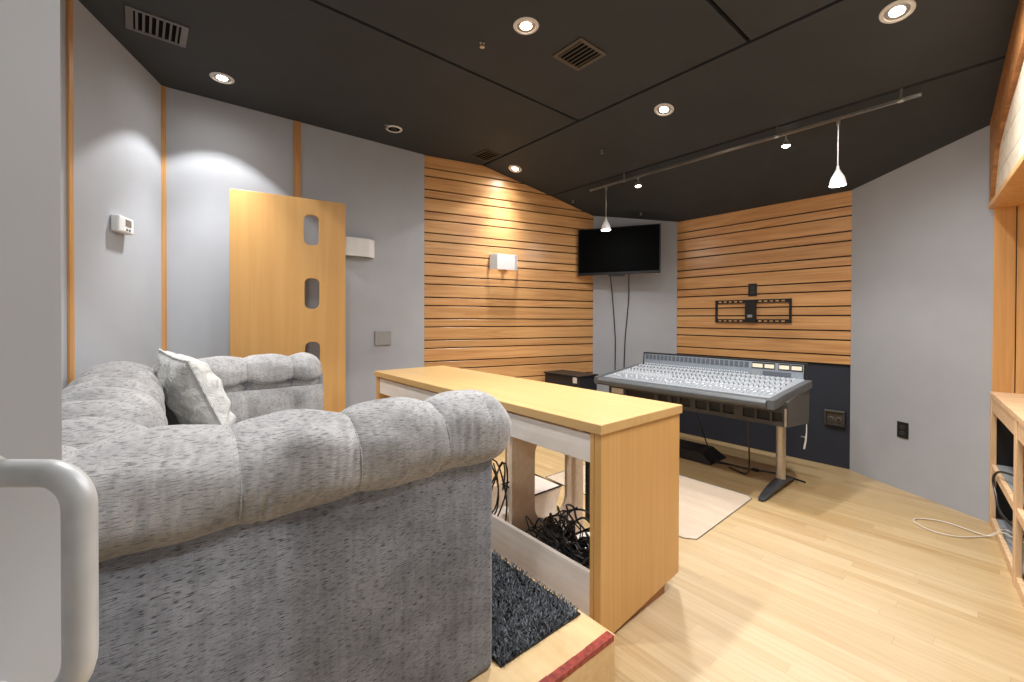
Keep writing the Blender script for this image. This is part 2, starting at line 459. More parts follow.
rack = thing('equipment_rack', 'unfinished pine rack with open bays built into the wall beside grey panel', 'rack', (cr[0],cr[1],0), angr)
RX0 = .04
RH = .782
k_ = dict(parent=rack, world=False, bevel=.003)
top_ = MB().box(.0105, 1.75, -.014, .44, RH-.03, RH)
top_.build('top', M['pine_y'], **k_)
for x, pw in ((.022,.020), (.80,.028), (1.40,.026), (1.73,.02)):
    MB().box(x-pw, x+pw, -.012, .012, 0, RH-.03).build('post', M['pine'], **k_)
for nm, z0, z1 in (('rail',RH-.115,RH-.03),('rail',.315,.36),('rail',.0,.05)):
    for x0, x1 in ((.043,.771),(.829,1.373),(1.427,1.709)):
        MB().box(x0, x1, -.008, .012, z0, z1).build(nm, M['pine_y'], **k_)
for z in (.345,.03):
    MB().box(.024, 1.72, .013, .42, z, z+.015).build('shelf', M['grey_top'], **k_)
MB().box(.012, .023, .013, .42, .05, RH-.04).build('side_panel', M['blk'], **k_)
MB().box(.024, 1.73, .421, .435, .05, RH-.04).build('back_panel', M['blk'], **k_)

# ------------------------------------------------------------------ door at the camera
yaw = math.radians(49.8584)
R_ = Vector((math.cos(yaw), math.sin(yaw), 0)); A_ = Vector((-math.sin(yaw), math.cos(yaw), 0))
hinge = R_*(-.471) + A_*(-.42)
door = bpy.data.objects.new('door_1', None); COL.objects.link(door)
door.location = hinge; door.rotation_euler = (0,0,math.atan2(A_.y, A_.x)); struct(door)
door['label'] = 'grey painted door standing open at the edge of the view'; door['category'] = 'door'
MB().box(0, .867, 0, .045, .005, 2.05).build('door_leaf', M['door'], door, world=False, bevel=.002)
hp = []
def arc(cx, cz, r, a0, a1, n=8): return [(.80, cx + r*math.cos(math.radians(a0+(a1-a0)*k/n)), cz + r*math.sin(math.radians(a0+(a1-a0)*k/n))) for k in range(n+1)]
bx = -.085
hp = [(.80,0,1.061)] + [(.80,bx+.030,1.061)] + arc(bx+.030, 1.031, .030, 90, 180)[1:] + arc(bx+.046, .900, .046, 180, 270) + [(.80,0,.854)]
hd = MB().tube(hp, .0119, 16).build('door_handle', M['handle'], door, world=False, smooth=True)
hd['label'] = 'worn steel pull handle'
MB().lathe([(.001,0),(.0155,0),(.0155,.004),(.0125,.006)], Matrix.Translation((.80,0,1.061)) @ Matrix.Rotation(pi/2,4,'X'), 20).build('mounting_plate', M['handle'], hd, world=False)
MB().lathe([(.001,0),(.0155,0),(.0155,.004),(.0125,.006)], Matrix.Translation((.80,0,.854)) @ Matrix.Rotation(pi/2,4,'X'), 20).build('mounting_plate', M['handle'], hd, world=False)

# ------------------------------------------------------------------ riser
ZR = .16
ris = thing('riser_platform', 'low plywood platform under the grey sofa with worn red tape on its edge', 'platform', (-2.2,.3,0))
rx1, ry1 = -.85, 1.165
MB().prism([(-3.59,.075),(-3.0,-.19),(-1.78,-.73),(-.95,-.73),(rx1,-.7),(rx1,ry1),(-3.56,ry1)], 'z', 0.001, ZR).build('deck', M['riser'], ris, bevel=.003)
tp = MB(); random.seed(3)
for i in range(26):
    y0 = -.3 + i*.056; w = .026 + random.uniform(-.003,.003)
    tp.box(rx1-w, rx1+.001, y0, y0+.0565, ZR-.014-random.uniform(0,.004), ZR+.0012)
tp.build('edge_tape', M['red'], ris)

# ------------------------------------------------------------------ rug
rug = thing('rug', 'charcoal shag rug on the platform in front of the sofa', 'rug', (-1.87,.97,ZR))
x0,x1,y0,y1 = -2.75,-.985,.79,1.148
MB().box(x0,x1,y0,y1,ZR+.0005,ZR+.006).build('backing', M['blk'], rug)
random.seed(11); pile = MB()
for i in range(9000):
    if random.random() < .8: x = random.uniform(-1.62,x1); y = random.uniform(y0,y1)
    else: x = random.uniform(x0,x1); y = random.uniform(y0,y1)
    a = random.uniform(0,2*pi); l = random.uniform(.006,.016); h = random.uniform(.008,.016); w = random.uniform(.0015,.0032)
    dx,dy = math.cos(a),math.sin(a); px,py = -dy*w,dx*w; z = ZR+.005
    pile.add([(x-px,y-py,z),(x+px,y+py,z),(x+px*.7+dx*l,y+py*.7+dy*l,z+h),(x-px*.7+dx*l,y-py*.7+dy*l,z+h)],[(0,1,2,3)])
o = pile.build('pile', M['shag'], rug, fix=False); o['kind'] = 'stuff'

# ------------------------------------------------------------------ sofa
def sgn(x): return 1 if x >= 0 else -1
def bulge(t, s0, sp, pw=.45):
    return abs(math.sin(pi*(t-s0)/sp))**pw
sofa = thing('sofa', 'large grey chenille sofa with rolled tufted arms on the platform', 'sofa', (-1.98,.25,ZR))
def ell(a, n=2.0):
    c_, s_ = math.cos(a), math.sin(a)
    return sgn(c_)*abs(c_)**(2/n), sgn(s_)*abs(s_)**(2/n)
def roll(name, axis, c0, c1, u, zc, ra, rz, s0, sp, amp, crease_a=None, seed=0, e0=1, e1=1):
    """padded roll along 'y' or 'x' from c0 to c1; u = centre in the other axis; channels every sp"""
    rnd = random.Random(seed)
    ph = [rnd.uniform(0,6.28) for _ in range(8)]
    NU, NV = 300, 64
    wr = [(c0+(c1-c0)*rnd.random(), rnd.uniform(-.7,.9), rnd.uniform(.25,.6), rnd.uniform(.0025,.006)) for _ in range(26)]
    def fn(i, j):
        t = c0 + (c1-c0)*i
        a = 2*pi*j
        ex, ez = ell(a, 2.15)
        b = bulge(t, s0, sp, .6 if axis == 'y' else .8)
        wgt = .22 + .78*min(1, max(0, math.sin(a)*1.1 + (.15 if axis == 'x' else .05)))
        if axis == 'x' or crease_a is not None: wgt = 1
        d = amp*(b - .75)*wgt
        # wrinkles radiating from the seams
        d += .0022*math.sin(t*47+ph[0]+2*math.sin(a*2+ph[1])) * (1-b*.5) + .0016*math.sin(a*7+t*18+ph[2])
        if crease_a is None:
            for tk, ak, wa, dp in wr:
                q_1 = (t-tk-.02*(a if a < pi else a-2*pi))/.007
                if abs(q_1) < 3:
                    q_2 = ((a if a < pi else a-2*pi)-ak)/wa
                    d -= dp*math.exp(-q_1*q_1-q_2*q_2)
        else:
            da = abs((a-crease_a+pi) % (2*pi) - pi)
            d -= .022*math.exp(-(da/.13)**2) + .05*math.exp(-(da/.24)**2)*(1-b)
        L = abs(c1-c0); e = 1
        w = .105
        q = i*L
        if e0 and q < w: e = math.sqrt(max(0, 1-(1-q/w)**2))
        q = (1-i)*L
        if e1 and q < w: e = min(e, math.sqrt(max(0, 1-(1-q/w)**2)))
        e = .25 + .75*e
        o_, z_ = (ra+d)*ex*e, (rz+d)*ez*e
        return (u+o_, t, zc+z_) if axis == 'y' else (t, u+o_, zc+z_)
    m = MB(); m.grid(fn, NU, NV, False, True)
    n0 = 0; m.f.append(tuple(range(0, NV))); m.f.append(tuple(range((NU-1)*NV, NU*NV)))
    return m.build(name, M['sofa'], sofa, smooth=True)
def pad(name, x0, x1, y0, y1, z0, z1, ax, s0, sp, amp, face, depth=.05):
    """upholstered slab; 'face' in ('+x','-x','+y','+z') bulges with channels along axis ax"""
    m = MB(); NU, NV = 70, 24
    def edge(t): return (1-abs(2*t-1)**6)
    def fn(i, j):
        if face in ('+x','-x'):
            y = y0+(y1-y0)*i; z = z0+(z1-z0)*j; b = bulge(y, s0, sp)
            k = edge(i)*edge(j); d = depth*k*(1-amp) + depth*amp*b*k
            return ((x1+d) if face == '+x' else (x0-d), y, z)
        if face == '+y':
            x = x0+(x1-x0)*i; z = z0+(z1-z0)*j; b = bulge(x, s0, sp)
            k = edge(i)*edge(j); d = depth*k*(1-amp)+depth*amp*b*k
            return (x, y1+d, z)
        x = x0+(x1-x0)*i; y = y0+(y1-y0)*j; b = bulge(x, s0, sp); k = edge(i)*edge(j)
        return (x, y, z1 + depth*k*(1-amp)+depth*amp*b*k)
    m.grid(fn, NU, NV)
    m.box(x0,x1,y0,y1,z0,z1)
    return m.build(name, M['sofa'], sofa, smooth=True)
SX0, SX1 = -2.98, -1.0      # outer faces of far and near arm
SYF, SYB = .772, -.24
# outer panels
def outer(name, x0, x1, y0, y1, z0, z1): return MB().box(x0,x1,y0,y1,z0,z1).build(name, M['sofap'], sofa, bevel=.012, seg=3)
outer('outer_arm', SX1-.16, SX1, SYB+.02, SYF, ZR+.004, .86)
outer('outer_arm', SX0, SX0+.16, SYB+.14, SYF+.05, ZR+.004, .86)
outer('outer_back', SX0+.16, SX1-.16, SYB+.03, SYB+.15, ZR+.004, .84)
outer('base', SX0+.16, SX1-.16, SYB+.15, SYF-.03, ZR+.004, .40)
# rolls
roll('arm_roll', 'y', SYB-.02, .86, SX1-.085, .868, .126, .109, .13, .235, .026, None, 1)
roll('arm_roll', 'y', -.02, .822, SX0+.085, .868, .128, .112, .17, .235, .022, 5.76, 2)
roll('back_roll', 'x', SX0+.14, SX1-.10, -.122, .858, .134, .112, -1.365, .25, .095, None, 3, 0, 0)
# inner pads
pad('inner_arm', SX1-.27, SX1-.16, .0, SYF-.02, .40, .80, 'y', .13, .235, .5, '-x')
pad('inner_arm', SX0+.16, SX0+.20, .0, SYF+.04, .40, .79, 'y', .17, .235, .85, '+x', .06)
pad('inner_back', SX0+.20, SX1-.27, SYB+.15, -.02, .40, .79, 'x', -1.365, .262, .5, '+y')
for k in range(2):
    x0 = SX0+.25 + k*.685; pad('seat_cushion', x0, x0+.675, .05, SYF-.01, .40, .52, 'x', x0, .675, .3, '+z', .045)
# stitched seams across the near arm
for ys in (.13,.365,.60):
    pts = []
    for k in range(34):
        a = math.radians(-62 + 170*k/33); ex, ez = ell(a, 2.15)
        wgt = .22 + .78*min(1, max(0, math.sin(a)*1.1+.05))
        dd = -.75*.026*wgt - .0005
        pts.append((SX1-.085 + (.126+dd)*ex, ys, .868 + (.109+dd)*ez))
    MB().tube(pts, .0022, 5).build('seam', M['sofa'], sofa, smooth=True)

# pillow
pl = thing('throw_pillow', 'crumpled silver satin pillow leaning in the sofa corner', 'pillow', (-2.62,.17,.56))
def pillow_fn(side):
    def fn(i, j):
        u, v = 2*i-1, 2*j-1
        k = max(0, (1-u**2)*(1-v**2))
        r = .20*(1 + .06*math.cos(4*math.atan2(v,u)))
        # pinched corners
        px = u*.225*(1-.07*(1-v*v) ); pz = v*.225*(1-.07*(1-u*u))
        w = .006*math.sin(9*u+5*v*v)+.005*math.sin(13*v-4*u*u)+.004*math.sin(23*u*v+8*u)
        y = side*(.105*k**.42 + w*min(1, k*6))
        return (px, y, pz)
    return fn
pm = MB(); pm.grid(pillow_fn(1), 44, 44)
f_ = pm.build('front_cover', M['satin'], pl, world=False, smooth=True)
pm = MB(); pm.grid(pillow_fn(-1), 44, 44)
b_ = pm.build('back_cover', M['satin'], pl, world=False, smooth=True)
ep = []
for k in range(60):
    t = k/60*4; s = int(t); q = 2*(t-s)-1
    u, v = ((q,-1),(1,q),(-q,1),(-1,-q))[s]
    ep.append((u*.227*(1-.07*(1-v*v)), 0, v*.227*(1-.07*(1-u*u))))
ep.append(ep[0])
MB().tube(ep, .006, 6).build('piping', M['satin'], pl, world=False, smooth=True)
pl.location = (-2.60,.160,.818)
pl.rotation_euler = (math.radians(24), math.radians(4), math.radians(12))

# ------------------------------------------------------------------ producer desk
DX0, DX1, DY0, DY1, DZ = -3.036, -.97, 1.2374, 1.8135, .8166
desk = thing('studio_desk', 'long birch desk with open back bays behind the sofa', 'desk', ((DX0+DX1)/2,(DY0+DY1)/2,0))
B_ = dict(parent=desk)
MB().box(DX0,DX1,DY0,DY1+.006,DZ-.038,DZ).build('desktop', M['birch_x'], desk, bevel=.003)
def end_panel(x0, x1, m):
    # bottom edge rises towards the front of the desk, over a recessed kick
    e = MB(); e.prism([(DY0+.012,0.002),(DY1-.004,.062),(DY1-.004,DZ-.039),(DY0+.012,DZ-.039)], 'x', x0, x1)
    return e.build('end_panel', m, desk, bevel=.003)
end_panel(DX1-.040, DX1-.008, M['birch_z']); end_panel(DX0+.008, DX0+.040, M['birch_z'])
for x0 in (DX1-.037, DX0+.0225):
    MB().box(x0, x0+.0145, DY0+.10, DY1-.10, 0.001, .07).build('kick', M['header'], desk)
MB().box(DX1-.058, DX1-.0405, DY0+.010, DY0+.05, .002, DZ-.039).build('stile', M['birch_z'], desk, bevel=.002)
MB().box(DX0+.0405, DX0+.058, DY0+.010, DY0+.05, .002, DZ-.039).build('stile', M['birch_z'], desk, bevel=.002)
MB().box(DX0+.059, DX1-.059, DY0+.018, DY0+.036, .660, DZ-.05).build('top_rail', M['plyw'], desk, bevel=.002)
MB().box(DX0+.059, DX1-.059, DY0+.018, DY0+.036, .03, .245).build('kickboard', M['plyw'], desk, bevel=.002)
MB().box(DX0+.059, DX1-.059, DY0+.037, DY1-.02, .045, .06).build('bottom_shelf', M['plyw'], desk)
for x in (-1.525,-2.02,-2.50):
    outerp = [(DY0+.04,.061),(DY1-.03,.061),(DY1-.03,DZ-.04),(DY0+.04,DZ-.04)]
    hole = rrect(1.425, 1.655, .20, .62, .085, 6)
    dm = plate_with_holes(outerp, [hole], 'x', x-.009, x+.009)
    dm.build('divider', M['ply'], desk, bevel=.0015)
for x in (-1.075,-1.46):
    rk = MB().box(x-.012, x+.012, DY1-.065, DY1-.055, .14, .62); rk.build('rack_rail', M['blk'], desk)
pr_ = MB()
for k in range(30): pr_.box(-1.08, -1.07, DY1-.0665, DY1-.0648, .15+k*.0155, .158+k*.0155)
pr_.build('rail_hole', M['vent'], desk)['kind'] = 'stuff'

# tangle of black cables in the end bay
random.seed(5); cb = MB()
def cl_(v, a, b): return min(b, max(a, v))
for i in range(54):
    cx, cy = random.uniform(-1.44,-1.12), random.uniform(1.36,1.60)
    hm = .09 + .13*max(0, 1-abs(cx+1.40)/.18)
    r0 = random.uniform(.04,.10); ph = random.uniform(0,6.28); ti = random.uniform(-.9,.9); turns = random.uniform(.7,1.7); P = []
    K = int(9*turns)+3
    for k in range(K):
        a = ph + 2*pi*turns*k/(K-1)
        x = cx + r0*1.2*math.cos(a) + random.uniform(-.015,.015); y = cy + r0*.8*math.sin(a) + random.uniform(-.015,.015)
        z = .07 + hm*(.5+.45*math.sin(a*1.0+ti*3))*random.uniform(.6,1.05)
        P.append((cl_(x,-1.505,-1.04), cl_(y,1.29,1.74), max(.068,z)))
    cb.tube(smooth_path(P,6), random.choice((.0032,.0042,.005,.0055)), 6)
for i in range(44):
    a0 = (random.uniform(-1.48,-1.38), random.uniform(1.34,1.52), random.uniform(.14,.235))
    b0 = (random.uniform(-1.20,-1.06), random.uniform(1.30,1.50), random.uniform(.07,.12))
    P = [Vector(a0).lerp(Vector(b0), k/6) + Vector((0, random.uniform(-.022,.022), random.uniform(-.014,.022))) for k in range(7)]
    P = [Vector((p.x, p.y, max(.068, p.z))) for p in P]
    cb.tube(smooth_path(P,6), random.choice((.0035,.0045,.0055)), 6)
for i in range(12):
    x = random.uniform(-1.40,-1.08); y = random.uniform(1.34,1.6); z = .10+random.uniform(0,.06)
    a = random.uniform(0,6.28)
    cb.tube([(x,y,z),(x+.045*math.cos(a),y+.045*math.sin(a),z+.02)], .009, 8)
tag(cb.build('cable_tangle', M['cable'], smooth=True), 'heap of tangled black cables in the end bay of the desk', 'cables', kind='stuff')
# loose coil in the middle bay
co = MB(); P = []
for k in range(90):
    a = k/90*2*pi*4.3; r = .16+.025*math.sin(k*.7)
    P.append((-1.78+.05*math.sin(k*.21), 1.33+r*math.cos(a)*.35+.05, .28+.0+r*math.sin(a)+.012*math.sin(k*.5)))
co.tube(P, .0045, 6)
coil = tag(co.build('cable_coil', M['cable'], smooth=True), 'loose coil of black cable hanging in the desk bay nearest the sofa arm', 'cable')
# pale bin
bn = thing('waste_bin', 'pale square bin with a black rim behind the desk divider', 'bin', (-1.78,1.62,.061))
MB().hexa([(-1.87,1.56,.061),(-1.70,1.56,.061),(-1.70,1.75,.061),(-1.87,1.75,.061),(-1.90,1.53,.25),(-1.67,1.53,.25),(-1.67,1.78,.25),(-1.90,1.78,.25)]).build('bin_body', M['plyw'], bn, bevel=.01)
MB().tube([(-1.90,1.53,.252),(-1.67,1.53,.252),(-1.67,1.78,.252),(-1.90,1.78,.252),(-1.90,1.53,.252)], .005, 6).build('rim', M['blk'], bn)

# ------------------------------------------------------------------ mixing console
CY0 = 3.02
con = thing('mixing_console', 'wide grey mixing console on pedestal legs under the slatted front wall', 'mixing console', (-1.69,3.35,0))
XL, XR = -2.40, -.985
def lerp(a,b,t): return a+(b-a)*t
# body with side profile (y,z)
prof = [(3.15,.497),(3.58,.462),(3.60,.745),(3.15,.662)]
MB().prism(prof, 'x', XL+.03, XR+.025).build('body', M['conbody'], con, bevel=.004)
# fascia plate with vent openings
VX = [(-2.195,-1.915),(-1.885,-1.80),(-1.77,-1.715),(-1.70,-1.61),(-1.575,-1.485),(-1.468,-1.385),(-1.37,-1.29),(-1.235,-1.155),(-1.143,-1.06),(-1.05,-.985)]
fz0, fz1 = .500, .648
outr = [(XL+.03,fz0),(XR+.024,fz0),(XR+.024,fz1),(XL+.03,fz1)]
holes = [[(a+.003,.530),(b-.003,.530),(b-.003,.590),(a+.003,.590)] for a,b in VX]
plate_with_holes(outr, holes, 'y', 3.136, 3.149).build('fascia', M['confas'], con, bevel=.001, seg=1)
for a,b in VX:
    v = MB().box(a+.003,b-.003,3.1475,3.1495,.530,.590).build('vent_opening', M['blkm'], con)
MB().box(-2.335,-2.215,3.128,3.1355,.548,.592).build('cover_plate', M['cream'], con)
MB().box(XR+.012,XR+.022,3.128,3.1355,.505,.622).build('edge_strip', M['alu'], con)
# arm rest along the front: rounded bar
ar = [(3.00,.640),(3.03,.622),(3.13,.636),(3.14,.668),(3.06,.690),(3.015,.684),(2.998,.664)]
MB().prism(ar, 'x', XL-.035, XR-.055).build('armrest', M['arm'], con, bevel=.006)
# end cheeks, sloping up to the meter bridge
def cheek(xf, xb, w):
    m = MB()
    P0 = [(2.995,.618),(3.035,.692)]
    fz = [(3.0,.625,.690),(3.15,.640,.712),(3.60,.712,.768)]
    vs = []
    for (y,za,zb), t in zip(fz,(0,.25,1)):
        x = lerp(xf,xb,t); vs += [(x,y,za),(x+w,y,za),(x+w,y,zb),(x,y,zb)]
    fs = [(0,1,2,3),(8,9,10,11)]
    for k in (0,4):
        for i in range(4): fs.append((k+i,k+(i+1)%4,k+4+(i+1)%4,k+4+i))
    m.add(vs, fs); return m
cheek(XR-.052, XR-.005, .045).build('end_cheek', M['arm'], con, bevel=.006)
cheek(XL-.03, XL+.02, .04).build('end_cheek', M['arm'], con, bevel=.006)
# control surface
sy0, sz0, sy1, sz1 = 3.075, .690, 3.60, .768
def sp(x, t, h=0):   # point on the surface
    L_ = math.hypot(sy1-sy0, sz1-sz0); ny, nz = -(sz1-sz0)/L_, (sy1-sy0)/L_
    return (x, lerp(sy0,sy1,t)+ny*h, lerp(sz0,sz1,t)+nz*h)
MB().hexa([(XL+.012,sy0,sz0-.03),(XR-.012,sy0,sz0-.03),(XR-.006,sy1,sz1-.03),(XL+.05,sy1,sz1-.03),
           (XL+.012,sy0,sz0),(XR-.012,sy0,sz0),(XR-.006,sy1,sz1),(XL+.05,sy1,sz1)]).build('control_surface', M['surf'], con, bevel=.001, seg=1)
slope = math.atan2(sz1-sz0, sy1-sy0)
def small(name, mb, mat):
    me_o = mb.build(name, mat, None); me = me_o.data; bpy.data.objects.remove(me_o); return me
fad = small('fader', MB().box(-.006,.006,-.010,.010,0,.011), M['knob'])
knb = small('knob', MB().lathe([(.0056,0),(.0048,.010),(.001,.011)], None, 8), M['knob'])
def put(name, me, p):
    o = bpy.data.objects.new(name, me); COL.objects.link(o); o.parent = con
    o.location = Vector(p) - con.location; o.rotation_euler = (slope,0,0); return o
NS = 38; random.seed(9)
xs = [lerp(XL+.06, XR-.05, (k+.5)/NS) for k in range(NS)]
slots = MB()
for k, x in enumerate(xs):
    put('fader', fad, sp(x, .10+random.uniform(0,.12)))
    a, b = sp(x, .05, .0006), sp(x, .27, .0006)
    slots.add([(x-.0015,a[1],a[2]),(x+.0015,a[1],a[2]),(x+.0015,b[1],b[2]),(x-.0015,b[1],b[2])],[(0,1,2,3)])
slots.build('fader_slot', M['blk'], con, fix=False)['kind'] = 'stuff'
rest = MB(); restd = MB(); cnt = 0
for r_ in range(13):
    t = .32 + r_*.052
    for k, x in enumerate(xs):
        if r_ in (4,9) and k % 3: continue
        if cnt < 90 and r_ < 3: put('knob', knb, sp(x, t)); cnt += 1; continue
        m = restd if (r_ % 4 == 2) else rest
        Mx = Matrix.Translation(sp(x,t)) @ Matrix.Rotation(slope,4,'X')
        m.lathe([(.0055,0),(.0047,.009),(.001,.010)], Mx, 6)
rest.build('knob_field', M['knob'], con)['kind'] = 'stuff'
restd.build('slate_knob_field', M['knobd'], con)['kind'] = 'stuff'
# meter bridge
bx0, bx1 = XL+.075, XR-.004
br = MB().prism([(3.600,.755),(3.66,.755),(3.66,.884),(3.612,.884)], 'x', bx0, bx1).build('meter_bridge', M['blkm'], con, bevel=.003)
def bpn(x0,x1,z0,z1,d=.003):
    f = lambda z: 3.600+ .012*(z-.755)/.129
    return MB().hexa([(x0,f(z0)-d,z0),(x1,f(z0)-d,z0),(x1,f(z0)+.001,z0),(x0,f(z0)+.001,z0),(x0,f(z1)-d,z1),(x1,f(z1)-d,z1),(x1,f(z1)+.001,z1),(x0,f(z1)+.001,z1)])
bpn(bx0+.014, bx1-.012, .762, .872).build('bridge_panel', M['bridge'], con)
for k in range(24):
    x = bx0+.03 + k*.0387
    bpn(x, x+.030, .822, .866, .005).build('channel_meter', M['knobd'], con) if k < 24 else None
bt = MB()
for k in range(48):
    x = bx0+.028 + k*.01935
    bt.add(bpn(x, x+.007, .776, .786, .008).v, [(0,3,2,1),(4,5,6,7),(0,1,5,4),(1,2,6,5),(2,3,7,6),(3,0,4,7)])
bt.build('bridge_button', M['knob'], con)['kind'] = 'stuff'
for a,b in ((-1.345,-1.272),(-1.258,-1.192),(-1.158,-1.092),(-1.077,-1.012)):
    vm = bpn(a-.005,b+.005,.822,.868,.006).build('meter_housing', M['blkm'], con)
    bpn(a,b,.829,.858,.0085).build('vu_meter', M['meter'], vm)
bpn(-1.345,-1.29,.770,.808,.006).build('talkback_panel', M['surf'], con)
bpn(-1.27,-1.08,.772,.806,.006).build('display_strip', M['knobd'], con)
# legs
for x in (-1.088, -2.30):
    lg = MB().tube([(x,3.43,.06),(x,3.43,.49)], .030, 20).build('leg', M['alu'], con, smooth=True)
    # arched cast foot along y
    vs = []; N = 14
    ft = MB()
    def ftf(i, j):
        y = lerp(3.06, 3.66, i); t = (y-3.43)/( .37 if y < 3.43 else .23)
        top = .015 + .055*max(0, 1-abs(t)**1.7); bot = .002 + max(0,.03*(1-abs(t)**2) - .004)*(1 if abs(t) < .85 else 0)
        w = lerp(.036, .022, abs(t)**2)*(1 if abs(t) < .97 else .6)
        a = 2*pi*j; ex, ez = ell(a, 3.2)
        return (x+w*ex, y, (top+bot)/2 + (top-bot)/2*ez)
    ft.grid(ftf, 26, 20, False, True); ft.f.append(tuple(range(20))); ft.f.append(tuple(range(25*20,26*20)))
    ft.build('foot', M['foot'], lg, smooth=True)
    MB().box(x-.07,x+.045,3.36,3.50,.4795,.4895).build('top_plate', M['alu'], lg)
lv = MB().tube([(-.952,3.50,.47),(-.952,3.50,.41),(-.957,3.50,.35),(-.966,3.50,.292)], [.003,.004,.006,.006], 8).build('lever', M['white'], con, smooth=True)
MB().tube([(-.958,3.50,.375),(-.985,3.50,.376)], .004, 6).build('lever_pin', M['alu'], lv)

# cables under the console
tag(MB().tube(smooth_path([(-1.26,3.30,.49),(-1.26,3.31,.36),(-1.265,3.34,.2),(-1.30,3.42,.06),(-1.37,3.50,.008),(-1.50,3.56,.007)]), .006, 8).build('power_cable', M['cable'], smooth=True),
    'thick black cable dropping from under the console beside its leg', 'cable')
tag(MB().tube(smooth_path([(-1.70,3.36,.489),(-1.68,3.42,.36),(-1.66,3.48,.22),(-1.65,3.55,.09),(-1.62,3.60,.008),(-1.45,3.64,.007)]), .005, 8).build('audio_cable', M['cable'], smooth=True),
    'thin black cable running from the console to the black floor box', 'cable')
tag(MB().tube(smooth_path([(-1.73,3.60,.007),(-1.60,3.63,.007),(-1.40,3.635,.007),(-1.20,3.70,.007),(-1.0,3.66,.007)]), .007, 8).build('floor_cable', M['cable'], smooth=True),
    'black cable lying along the floor behind the console leg', 'cable')
fb = thing('floor_box', 'low black box on the floor under the console', 'box', (-1.93,3.66,0))
MB().hexa([(-2.15,3.50,.002),(-1.62,3.50,.002),(-1.62,3.80,.002),(-2.15,3.80,.002),(-2.15,3.52,.075),(-1.70,3.52,.075),(-1.74,3.80,.075),(-2.15,3.80,.075)]).build('box_body', M['blk'], fb, bevel=.004)
MB().box(-2.10,-1.80,3.56,3.76,.0755,.080).build('lid', M['blkm'], fb)
pl2 = MB().box(-1.36,-1.31,3.63,3.665,.001,.02); tag(pl2.build('power_plug', M['blk'], bevel=.004), 'small black plug on the floor between the cable and the console leg', 'plug')

# chair mat
mp_ = [(-2.3,2.27),(-1.175,2.22),(-1.12,2.262),(-1.141,3.06),(-1.18,3.10),(-2.3,3.10)]
cm = thing('chair_mat', 'translucent white chair mat on the floor in front of the console', 'mat', (-1.7,2.66,0))
MB().prism(mp_, 'z', .001, .004).build('sheet', M['mat'], cm)
MB().tube([(x,y,.003) for x,y in mp_+mp_[:1]], .002, 5).build('edge', M['confas'], cm)  # dark tube standing in for the thin shadow around the mat's rim

# equipment case behind
eq = thing('equipment_case', 'black road case beside the left end of the console', 'case', (-2.93,3.34,0))
MB().box(-3.155,-2.69,3.10,3.37,.002,.64).build('case_body', M['case'], eq, bevel=.008)
MB().box(-3.165,-2.68,3.09,3.38,.6405,.655).build('lid', M['blkm'], eq, bevel=.004)
MB().box(-2.76,-2.715,3.088,3.0985,.585,.638).build('tag_plate', M['cream'], eq)

# ------------------------------------------------------------------ tv
ua = Vector((1,.49,0)).normalized(); tang = math.atan2(ua.y, ua.x)
tvp = Vector((-3.10,3.545,1.672))
tv = thing('television', 'black flat screen television hung high in the front left corner', 'television', tvp, tang)
TW, TH = .852, .498
MB().box(0, TW, 0, .045, 0, TH).build('housing', M['tvb'], tv, world=False, bevel=.004)
MB().box(.010, TW-.010, -.0015, -.0002, .026, TH-.010).build('screen', M['tv'], tv, world=False)
MB().box(.36, .50, .046, .19, .12, .38).build('wall_mount', M['blkm'], tv, world=False)
MB().box(.33, .50, .005, .03, -.018, -.001).build('sensor_bar', M['blk'], tv, world=False)
def wcord(P): return MB().tube(smooth_path(P, 8), .0055, 6)
wn_ = Vector((fl[0]-cl[0], fl[1]-cl[1], 0)).normalized(); wo = Vector((wn_.y, -wn_.x, 0))
def onw(x, z, o=.02):
    t = (x-cl[0])/wn_.x; p = Vector((cl[0],cl[1],0)) + wn_*t + wo*o; return (p.x, p.y, z)
cd = wcord([onw(-2.93,1.72,.1),onw(-2.92,1.62,.05),onw(-2.905,1.41,.012),onw(-2.885,1.1,.012),onw(-2.878,.9,.012),onw(-2.884,.45,.012)])
tag(cd.build('hanging_cable', M['cable'], smooth=True), 'black cord hanging below the television nearer the slatted side wall', 'cord')
cd = wcord([onw(-2.75,1.72,.1),onw(-2.757,1.62,.05),onw(-2.760,1.41,.012),onw(-2.785,1.05,.012),onw(-2.795,.8,.012),onw(-2.80,.45,.012)])
tag(cd.build('hanging_cable', M['cable'], smooth=True), 'black cord hanging below the television nearer the console', 'cord')

# wall bracket, outlets, plates
wb = thing('tv_wall_bracket', 'empty black television bracket on the slatted front wall', 'bracket', (-1.606,4.25,1.28))
yb_ = 4.25
fr_ = MB().box(-1.927,-1.272,yb_-.016,yb_-.001,1.353,1.385); fr_.build('rail', M['blkm'], wb)
MB().box(-1.927,-1.272,yb_-.016,yb_-.001,1.172,1.204).build('rail', M['blkm'], wb)
MB().box(-1.927,-1.909,yb_-.014,yb_-.001,1.2045,1.3525).build('side_bar', M['blkm'], wb)
MB().box(-1.290,-1.272,yb_-.014,yb_-.001,1.2045,1.3525).build('side_bar', M['blkm'], wb)
MB().box(-1.643,-1.553,yb_-.035,yb_-.017,1.178,1.382).build('mount_plate', M['blkm'], wb)
MB().box(-1.62,-1.58,yb_-.039,yb_-.0355,1.22,1.245).build('sticker', M['grplate'], wb)
sl = MB()
for z in (1.362,1.181):
    for k in range(5):
        for xx in (-1.892+k*.048, -1.535+k*.047): sl.box(xx,xx+.026,yb_-.0175,yb_-.0162,z,z+.012)
sl.build('slot', M['slat'], wb)['kind'] = 'stuff'
